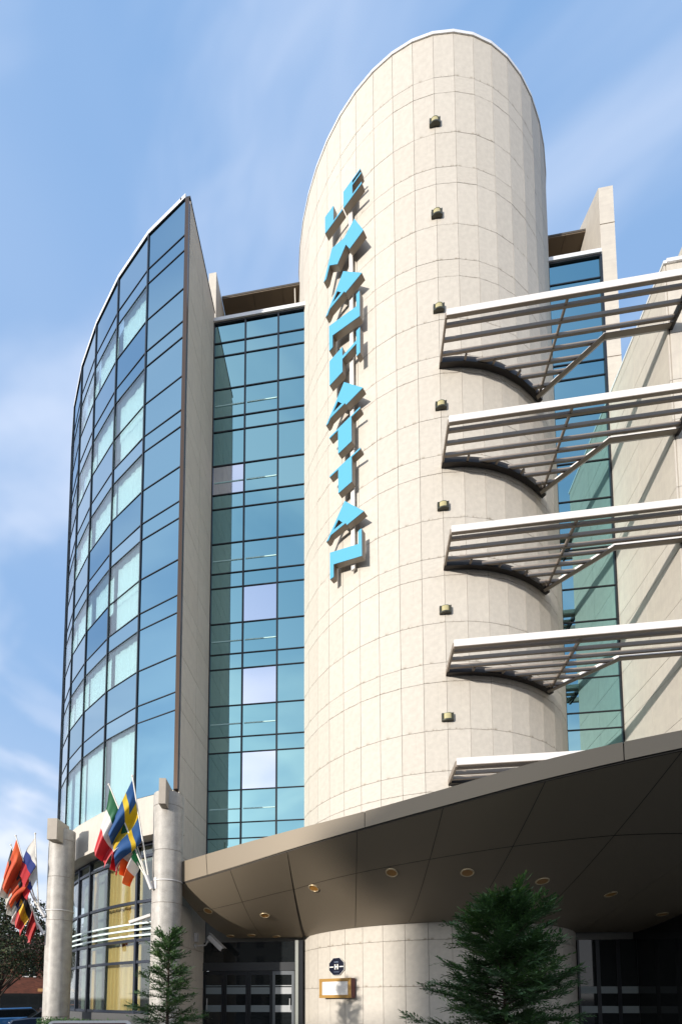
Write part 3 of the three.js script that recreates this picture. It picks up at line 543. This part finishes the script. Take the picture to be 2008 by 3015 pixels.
// ---------------------------------------------------------------- cameras, plaque, menu case
{
  const grey = std(lin(0.52, 0.49, 0.47), 0.45), t = thing('security_camera', 'grey security camera on the end wall under the canopy', 'camera', [-4.98, 3.18, -13.35]);
  part(t, 'mount', new THREE.CylinderGeometry(0.07, 0.07, 0.04, 20).rotateZ(Math.PI / 2), grey, [0.02, 0, 0]);
  part(t, 'box', box(0.1, 0.26, 0.16), grey, [0.05, 0.26, 0]);
  part(t, 'arm', mergeGeometries([rod(new THREE.Vector3(0.02, 0, 0), new THREE.Vector3(0.34, 0.02, 0.03), 0.02), rod(new THREE.Vector3(0.34, 0.02, 0.03), new THREE.Vector3(0.44, 0.16, 0.05), 0.02)]), grey);
  const body = part(t, 'body', new RoundedBoxGeometry(0.58, 0.15, 0.17, 3, 0.025).rotateZ(rad(-44)), grey, [0.66, 0.08, 0.06]);
  part(body, 'lens', new THREE.CylinderGeometry(0.05, 0.05, 0.02, 20).rotateZ(Math.PI / 2).rotateZ(rad(-44)), darkGlass, [0.212, -0.205, 0]);
  part(t, 'sun_hood', box(0.66, 0.012, 0.2).clone().rotateZ(rad(-44)), grey, [0.73, 0.15, 0.06]);
  const s = thing('flood_light', 'long white light fitting fixed to the window rail beside the column', 'lamp', [-6.0, 3.78, -11.9]);
  part(s, 'body', new RoundedBoxGeometry(0.62, 0.09, 0.16, 3, 0.02).rotateZ(rad(20)).rotateY(rad(10)), whiteMetal, [0, 0, 0]);
  part(s, 'arm', rod(new THREE.Vector3(0.1, -0.02, 0), new THREE.Vector3(0.35, -0.16, -0.25), 0.018), whiteMetal);

  const tow = (deg, y, o) => [TU + (R + o) * Math.sin(rad(deg)), y, -(TD - (R + o) * Math.cos(rad(deg)))];
  // octagonal plaque
  const cv = document.createElement('canvas'); cv.width = cv.height = 256; const x = cv.getContext('2d');
  x.fillStyle = '#0d1226'; x.fillRect(0, 0, 256, 256); x.fillStyle = '#f2f0e8'; x.textAlign = 'center'; x.textBaseline = 'middle';
  x.font = 'bold 112px sans-serif'; x.fillText('H', 128, 134); x.fillRect(10, 126, 68, 14); x.fillRect(178, 126, 68, 14);
  x.fillStyle = '#8d9bb0'; x.font = '22px sans-serif'; x.fillText('★ ★ ★', 128, 30); x.font = 'bold 24px sans-serif'; x.fillText('HOTEL', 128, 62); x.font = '20px sans-serif'; x.fillText('TOURISME', 128, 208); x.fillText('★ ★', 128, 232);
  const print = new THREE.CanvasTexture(cv); print.colorSpace = THREE.SRGBColorSpace;
  const oct = []; for (let i = 0; i < 8; i++) { const a = rad(22.5 + 45 * i); oct.push([0.30 * Math.cos(a), 0.255 * Math.sin(a)]); }
  const pq = thing('hotel_plaque', 'dark blue octagonal plaque with a white letter H on the tower', 'plaque', tow(-41.2, 2.485, 0.02), rad(-41.2));
  const face = new THREE.ShapeGeometry(new THREE.Shape(oct.map((p) => new THREE.Vector2(...p)))); { const p = face.attributes.position, uv = face.attributes.uv; for (let i = 0; i < p.count; i++) uv.setXY(i, p.getX(i) / 0.56 + 0.5, p.getY(i) / 0.476 + 0.5); }
  part(pq, 'plate', poly(oct.map(([a, b]) => [a * 1.03, b * 1.03]), 0.03), std(lin(0.6, 0.6, 0.58), 0.5), [0, 0, -0.01]);
  part(pq, 'print', face, std(new THREE.Color(1, 1, 1), 0.35, 0, { map: print }), [0, 0, 0.024]);
  // menu case
  const wood = std(lin(0.36, 0.20, 0.05), 0.4), red = std(lin(0.10, 0.012, 0.012), 0.45);
  const mc = thing('menu_case', 'gilt framed menu case on the tower below the octagonal plaque', 'display case', tow(-40.2, 1.88, 0.02), rad(-40.2));
  const W = 1.16, Hh = 0.53, D = 0.16;
  part(mc, 'case', box(W, Hh, D), red, [0, 0, D / 2]);
  for (const [w, h, px, py] of [[W + 0.02, 0.085, 0, Hh / 2 - 0.04], [W + 0.02, 0.085, 0, -Hh / 2 + 0.04], [0.1, Hh - 0.165, -W / 2 + 0.045, 0], [0.1, Hh - 0.165, W / 2 - 0.045, 0]]) part(mc, 'frame', new RoundedBoxGeometry(w, h, 0.035, 2, 0.008), wood, [px, py, D + 0.012]);
  const mv = document.createElement('canvas'); mv.width = 512; mv.height = 192; const q = mv.getContext('2d'); q.fillStyle = '#f7f3ee'; q.fillRect(0, 0, 512, 192); q.fillStyle = 'rgba(150,140,140,0.35)'; for (const c of [30, 275]) for (let i = 0; i < 14; i++) q.fillRect(c + (i % 3) * 6, 20 + i * 11, 120 + (i * 37) % 70, 3);
  const mt = new THREE.CanvasTexture(mv); mt.colorSpace = THREE.SRGBColorSpace;
  part(mc, 'menu', new THREE.PlaneGeometry(W - 0.17, Hh - 0.15), std(new THREE.Color(0.95, 0.95, 0.95), 0.7, 0, { map: mt }), [0, 0, D + 0.004]);
}

// ---------------------------------------------------------------- plants
function leafMesh(items) {                                        // items: [pos, dir, normalish, length, width]; each a small folded leaf
  const n = items.length, pos = new Float32Array(n * 12), idx = new Uint32Array(n * 6), s = new THREE.Vector3(), q = new THREE.Vector3();
  items.forEach(([p, d, up, L, w], i) => {
    s.crossVectors(d, up).normalize().multiplyScalar(w / 2); q.copy(p).addScaledVector(d, L * 0.45);
    const o = i * 12; pos.set([p.x, p.y, p.z, q.x + s.x, q.y + s.y, q.z + s.z, p.x + d.x * L, p.y + d.y * L, p.z + d.z * L, q.x - s.x, q.y - s.y, q.z - s.z], o);
    idx.set([i * 4, i * 4 + 1, i * 4 + 2, i * 4, i * 4 + 2, i * 4 + 3], i * 6);
  });
  const g = new THREE.BufferGeometry(); g.setAttribute('position', new THREE.BufferAttribute(pos, 3)); g.setIndex(new THREE.BufferAttribute(idx, 1)); g.computeVertexNormals(); return g;
}
const rv = () => new THREE.Vector3(rr(-1, 1), rr(-1, 1), rr(-1, 1)).normalize();
const needle = [lin(0.035, 0.095, 0.020), lin(0.055, 0.135, 0.026), lin(0.10, 0.20, 0.035)].map((c) => new THREE.MeshPhysicalMaterial({ color: c, roughness: 0.75, side: THREE.DoubleSide, transmission: 0.15, thickness: 0 }));
const bark = std(lin(0.06, 0.042, 0.03), 0.9);
function conifer(label, pos, H, rad0, nBranch, per, bare, profile) {
  const t = thing('conifer', label, 'tree', pos);
  part(t, 'trunk', rod(new THREE.Vector3(0, 0, 0), new THREE.Vector3(0.03, H * 0.97, 0.02), 0.05, 0.008), bark);
  const sets = [[], [], []], wood = [];
  for (let i = 0; i < nBranch; i++) {
    const f = Math.pow((i + 0.5) / nBranch, 1.15), y = bare + (H * 0.93 - bare) * f, az = i * 2.399 + rr(-0.5, 0.5);
    const len = rad0 * profile(f) * (0.86 + 0.22 * Math.sin(az * 2 + f * 6)) * rr(0.55, 1.2) + 0.06, rise = rr(-0.2, 0.42) + (rnd() < 0.3 ? 1.6 : 0.8) * f * f * f;
    const o = new THREE.Vector3(0, y, 0), d = new THREE.Vector3(Math.cos(az), rise, Math.sin(az)).normalize();
    const at = (s) => o.clone().addScaledVector(d, len * s).add(new THREE.Vector3(0, -0.2 * len * s * s + 0.16 * len * s * s * s, 0));
    wood.push(rod(at(0), at(0.5), 0.011, 0.006, 5), rod(at(0.5), at(0.96), 0.006, 0.002, 5));
    const tone = rnd(), nk = Math.round(per * (0.35 + len));
    for (let k = 0; k < nk; k++) {                               // side twigs, flat sprays that droop a little
      const s = 0.1 + 0.92 * (k + rnd()) / nk, p = at(s), side = k % 2 ? 1 : -1;
      const lat = new THREE.Vector3(-d.z, 0, d.x).multiplyScalar(side), tw = lat.multiplyScalar(rr(0.2, 1)).addScaledVector(d, rr(0.5, 1.1)).add(new THREE.Vector3(0, rr(-0.4, 0.35), 0)).normalize();
      const tl = (0.10 + 0.16 * (1 - s * 0.55)) * rr(0.6, 1.35);
      const up = new THREE.Vector3(rr(-0.5, 0.5), 1, rr(-0.5, 0.5)).normalize(), n = 8;
      for (let j = 0; j < n; j++) {
        const q = p.clone().addScaledVector(tw, tl * j / n), sd = j % 2 ? 1 : -1, nd = new THREE.Vector3().crossVectors(tw, up).multiplyScalar(sd * rr(0.3, 0.8)).addScaledVector(tw, rr(0.7, 1.1)).addScaledVector(up, rr(-0.25, 0.35)).normalize();
        const set = sets[tone < 0.15 ? (rnd() < 0.4 ? 2 : 1) : rnd() < 0.6 ? 0 : 1];
        set.push([q, nd, up, rr(0.05, 0.09), rr(0.018, 0.03)]);
      }
    }
  }
  part(t, 'branches', mergeGeometries(wood), bark);
  const c = part(t, 'crown', leafMesh(sets[0]), needle[0]); c.userData.kind = 'stuff';
  part(t, 'crown', leafMesh(sets[1]), needle[1]).userData.kind = 'stuff'; part(t, 'crown', leafMesh(sets[2]), needle[2]).userData.kind = 'stuff';
  return t;
}
conifer('large dark green conifer in front of the tower, under the canopy', [2.02, GY + 0.14, -6.9], 3.35, 1.2, 250, 44, 0.15, (f) => (0.86 + 0.3 * f) * (1 + 0.16 * Math.sin(f * 23)) * Math.sqrt(Math.max(0.1, 1 - Math.pow(f, 3.2))));
conifer('small open conifer in front of the column beside the canopy', [-3.62, GY + 0.14, -8.3], 3.3, 0.95, 95, 34, 0.5, (f) => 1.05 - 0.85 * f);

function broadleaf(label, pos, H, cr, n, tones, trunkH) {
  const t = thing('tree', label, 'tree', pos, 0, 'street trees on the left');
  const limbs = [rod(new THREE.Vector3(), new THREE.Vector3(0.2, trunkH, 0.1), 0.24, 0.15)], clumps = [];
  for (let i = 0; i < 46; i++) {
    const a = i * 2.4, f = (i + 0.5) / 46, el = Math.asin(1 - 1.7 * f), rad1 = cr * rr(0.55, 1.0);
    const c = new THREE.Vector3(Math.cos(a) * Math.cos(el) * rad1, trunkH + (H - trunkH) * 0.5 + Math.sin(el) * (H - trunkH) * 0.5 * rr(0.7, 1), Math.sin(a) * Math.cos(el) * rad1);
    clumps.push([c, rr(0.55, 1.05) * cr * 0.33]); if (i % 2 === 0) limbs.push(rod(new THREE.Vector3(0.15, trunkH * rr(0.75, 1), 0.1), c, 0.07, 0.02, 6));
  }
  part(t, 'trunk', mergeGeometries(limbs), bark);
  const sets = tones.map(() => []);
  for (let i = 0; i < n; i++) {
    const [c, r] = clumps[Math.floor(rnd() * clumps.length)], p = rv().multiplyScalar(r * Math.pow(rnd(), 0.4)); p.y *= 0.75; p.add(c);
    const k = rnd() < 0.72 ? 0 : Math.min(tones.length - 1, 1 + Math.floor(rnd() * (tones.length - 1)));
    sets[k].push([p, rv(), rv(), rr(0.13, 0.22), rr(0.09, 0.14)]);
  }
  tones.forEach((c, i) => { part(t, 'crown', leafMesh(sets[i]), new THREE.MeshPhysicalMaterial({ color: c, roughness: 0.8, side: THREE.DoubleSide, transmission: 0.25, thickness: 0 })).userData.kind = 'stuff'; });
  return t;
}
broadleaf('dark leafy street tree behind the flags at the left edge', [-23.2, GY, -27], 8.6, 3.4, 15000, [lin(0.035, 0.055, 0.014), lin(0.06, 0.075, 0.015), lin(0.10, 0.035, 0.012)], 2.6);
broadleaf('reddish street tree half hidden behind the left column', [-21.0, GY, -33], 7.4, 3.3, 13000, [lin(0.035, 0.045, 0.013), lin(0.10, 0.028, 0.010), lin(0.06, 0.07, 0.015)], 2.2);
broadleaf('tall dark street tree cut by the left edge of the picture', [-30.5, GY, -31], 10.5, 4.2, 15000, [lin(0.03, 0.05, 0.013), lin(0.055, 0.07, 0.014), lin(0.045, 0.06, 0.02)], 2.8);

// ---------------------------------------------------------------- street on the left
function house(name, label, w, h, dep, pos, turn, wallM, winM, rowsN, colsN, roofM, shop) {
  const t = thing(name, label, 'building', pos, turn);
  part(t, 'wall', box(w, h, dep), wallM, [0, h / 2, 0]);
  part(t, 'roof', poly([[-dep / 2 - 0.4, 0], [0, 2.4], [dep / 2 + 0.4, 0]], w + 0.4).rotateY(Math.PI / 2).translate(-w / 2 - 0.2, 0, 0), roofM, [0, h, 0]);
  const fh = (h - (shop ? 3.4 : 0.6)) / rowsN;
  for (let r = 0; r < rowsN; r++) for (let c = 0; c < colsN; c++) {
    const x = -w / 2 + w * (c + 0.5) / colsN, y = (shop ? 3.4 : 0.6) + fh * (r + 0.5);
    const o = part(t, 'window', box(1.1, 1.5, 0.08), winM, [x, y, dep / 2 + 0.02]); part(o, 'frame', box(1.3, 0.1, 0.16), whiteMetal, [0, -0.8, 0.02]); part(o, 'frame', box(0.05, 1.5, 0.04), whiteMetal, [0, 0, 0.05]);
  }
  if (shop) {
    for (let c = 0; c < 3; c++) part(t, 'shop_window', box(w / 3 - 0.5, 2.2, 0.08), winM, [-w / 2 + w * (c + 0.5) / 3, 1.5, dep / 2 + 0.02]);
    part(t, 'awning', box(w * 0.3, 0.32, 0.8), std(lin(0.40, 0.21, 0.07), 0.8), [-w * 0.05, 2.95, dep / 2 + 0.5]);
    part(t, 'sign_board', box(w * 0.4, 0.4, 0.1), std(lin(0.72, 0.62, 0.3), 0.7), [w * 0.28, 3.0, dep / 2 + 0.08]);
  }
  return t;
}
const brickTex = texture(256, (u, v) => { const row = Math.floor(v * 28), m = (v * 28) % 1 < 0.12 || ((u * 9 + (row % 2) * 0.5) % 1) < 0.05; const k = m ? 190 : 160 + noise.noise(Math.floor(u * 9 + (row % 2) * 0.5) * 3.7, row * 2.3, 1) * 60; return [k, k * 0.97, k * 0.95]; }, 0.4);
const brick = std(lin(0.26, 0.085, 0.05), 0.9, 0, { map: brickTex }), render = std(lin(0.36, 0.32, 0.26), 0.9), tile = std(lin(0.12, 0.06, 0.045), 0.9), slate = std(lin(0.08, 0.085, 0.09), 0.8);
house('brick_house', 'red brick shop building with orange awning behind the street trees', 20, 7.0, 9, [-33, GY, -52], rad(26), brick, darkGlass, 1, 6, tile, true);
// houses across the street behind the camera: they shade the foot of the hotel
house('terrace_house', 'tall rendered apartment house far behind the viewpoint', 36, 14.3, 11, [-20.3, GY, 44], Math.PI, render, darkGlass, 4, 10, slate, true);
house('terrace_house', 'lower rendered apartment house far behind the viewpoint to the left', 40, 9.5, 11, [-58.4, GY, 44], Math.PI, render, darkGlass, 3, 11, tile, false);

function car(label, pos, turn, paint) {
  const t = thing('parked_car', label, 'car', pos, turn);
  const body = poly([[-2.0, 0.32], [-2.02, 0.7], [-1.9, 0.86], [-1.15, 0.95], [1.75, 0.98], [1.98, 0.8], [2.0, 0.35]], 1.56, 0.06).translate(0, 0, -0.78);
  part(t, 'body', body, new THREE.MeshPhysicalMaterial({ color: paint, roughness: 0.3, clearcoat: 1, metalness: 0.2 }));
  part(t, 'cabin', poly([[-1.15, 0.94], [-0.45, 1.42], [1.15, 1.46], [1.75, 0.97]], 1.36, 0.05).translate(0, 0, -0.68), darkGlass);
  part(t, 'roof', poly([[-0.48, 1.40], [-0.35, 1.475], [1.08, 1.51], [1.2, 1.44]], 1.3, 0.05).translate(0, 0, -0.65), new THREE.MeshPhysicalMaterial({ color: paint, roughness: 0.3, clearcoat: 1, metalness: 0.2 }));
  for (const x of [-1.28, 1.28]) for (const z of [-0.76, 0.76]) { const w = part(t, 'wheel', new THREE.CylinderGeometry(0.31, 0.31, 0.2, 24).rotateX(Math.PI / 2), std(lin(0.015, 0.015, 0.015), 0.8), [x, 0.31, z]); part(w, 'rim', new THREE.CylinderGeometry(0.2, 0.2, 0.21, 16).rotateX(Math.PI / 2), std(lin(0.4, 0.4, 0.42), 0.4, 0.7)); }
  for (const z of [-0.58, 0.58]) part(t, 'headlight', new RoundedBoxGeometry(0.1, 0.14, 0.34, 2, 0.03), std(lin(0.75, 0.75, 0.75), 0.15), [-2.0, 0.72, z]);
  return t;
}
car('blue car parked under the street trees at the left edge', [-19.6, GY, -23.5], rad(52), lin(0.03, 0.16, 0.36));
car('dark car parked beyond the blue one, beside the left column', [-17.6, GY, -24.4], rad(48), lin(0.015, 0.03, 0.06));
car('orange car parked in front of the brick shop', [-25.5, GY, -37], rad(20), lin(0.45, 0.14, 0.02));

// ---------------------------------------------------------------- information board at the lower left edge
{
  const t = thing('street_board', 'top of a dark red board with white rounded border, lower left', 'sign', [-2.86, 0, -4.62], rad(10));
  const rb = (w, h, r) => { const s = new THREE.Shape(); s.moveTo(-w / 2 + r, -h / 2); s.lineTo(w / 2 - r, -h / 2); s.quadraticCurveTo(w / 2, -h / 2, w / 2, -h / 2 + r); s.lineTo(w / 2, h / 2 - r); s.quadraticCurveTo(w / 2, h / 2, w / 2 - r, h / 2); s.lineTo(-w / 2 + r, h / 2); s.quadraticCurveTo(-w / 2, h / 2, -w / 2, h / 2 - r); s.lineTo(-w / 2, -h / 2 + r); s.quadraticCurveTo(-w / 2, -h / 2, -w / 2 + r, -h / 2); return s; };
  part(t, 'border', new THREE.ExtrudeGeometry(rb(0.86, 0.62, 0.07), { depth: 0.03, bevelEnabled: false }), whiteMetal, [0, 1.055, 0]);
  part(t, 'panel', new THREE.ExtrudeGeometry(rb(0.81, 0.57, 0.05), { depth: 0.006, bevelEnabled: false }), std(lin(0.09, 0.014, 0.014), 0.5), [0, 1.055, 0.03]);
  for (const x of [-0.3, 0.3]) part(t, 'post', rod(new THREE.Vector3(x, GY, 0.0), new THREE.Vector3(x, 0.8, 0.0), 0.03), whiteMetal);
}
{ // low hedge under the curved window
  const t = thing('hedge', 'low dark green hedge below the curved window', 'hedge', [-7.6, 0, -11.75], rad(-28));
  part(t, 'trough', box(4.0, 0.5, 0.45), darkSteel, [0, 0.1, 0]);
  const it = []; for (let i = 0; i < 9000; i++) it.push([new THREE.Vector3(rr(-1.95, 1.95), 0.35 + 0.62 * Math.pow(rnd(), 0.6) + 0.08 * Math.sin(i), rr(-0.25, 0.25)), rv(), rv(), rr(0.04, 0.07), rr(0.025, 0.04)]);
  part(t, 'foliage', leafMesh(it), needle[1]).userData.kind = 'stuff';
}
renderer.render(scene, camera);
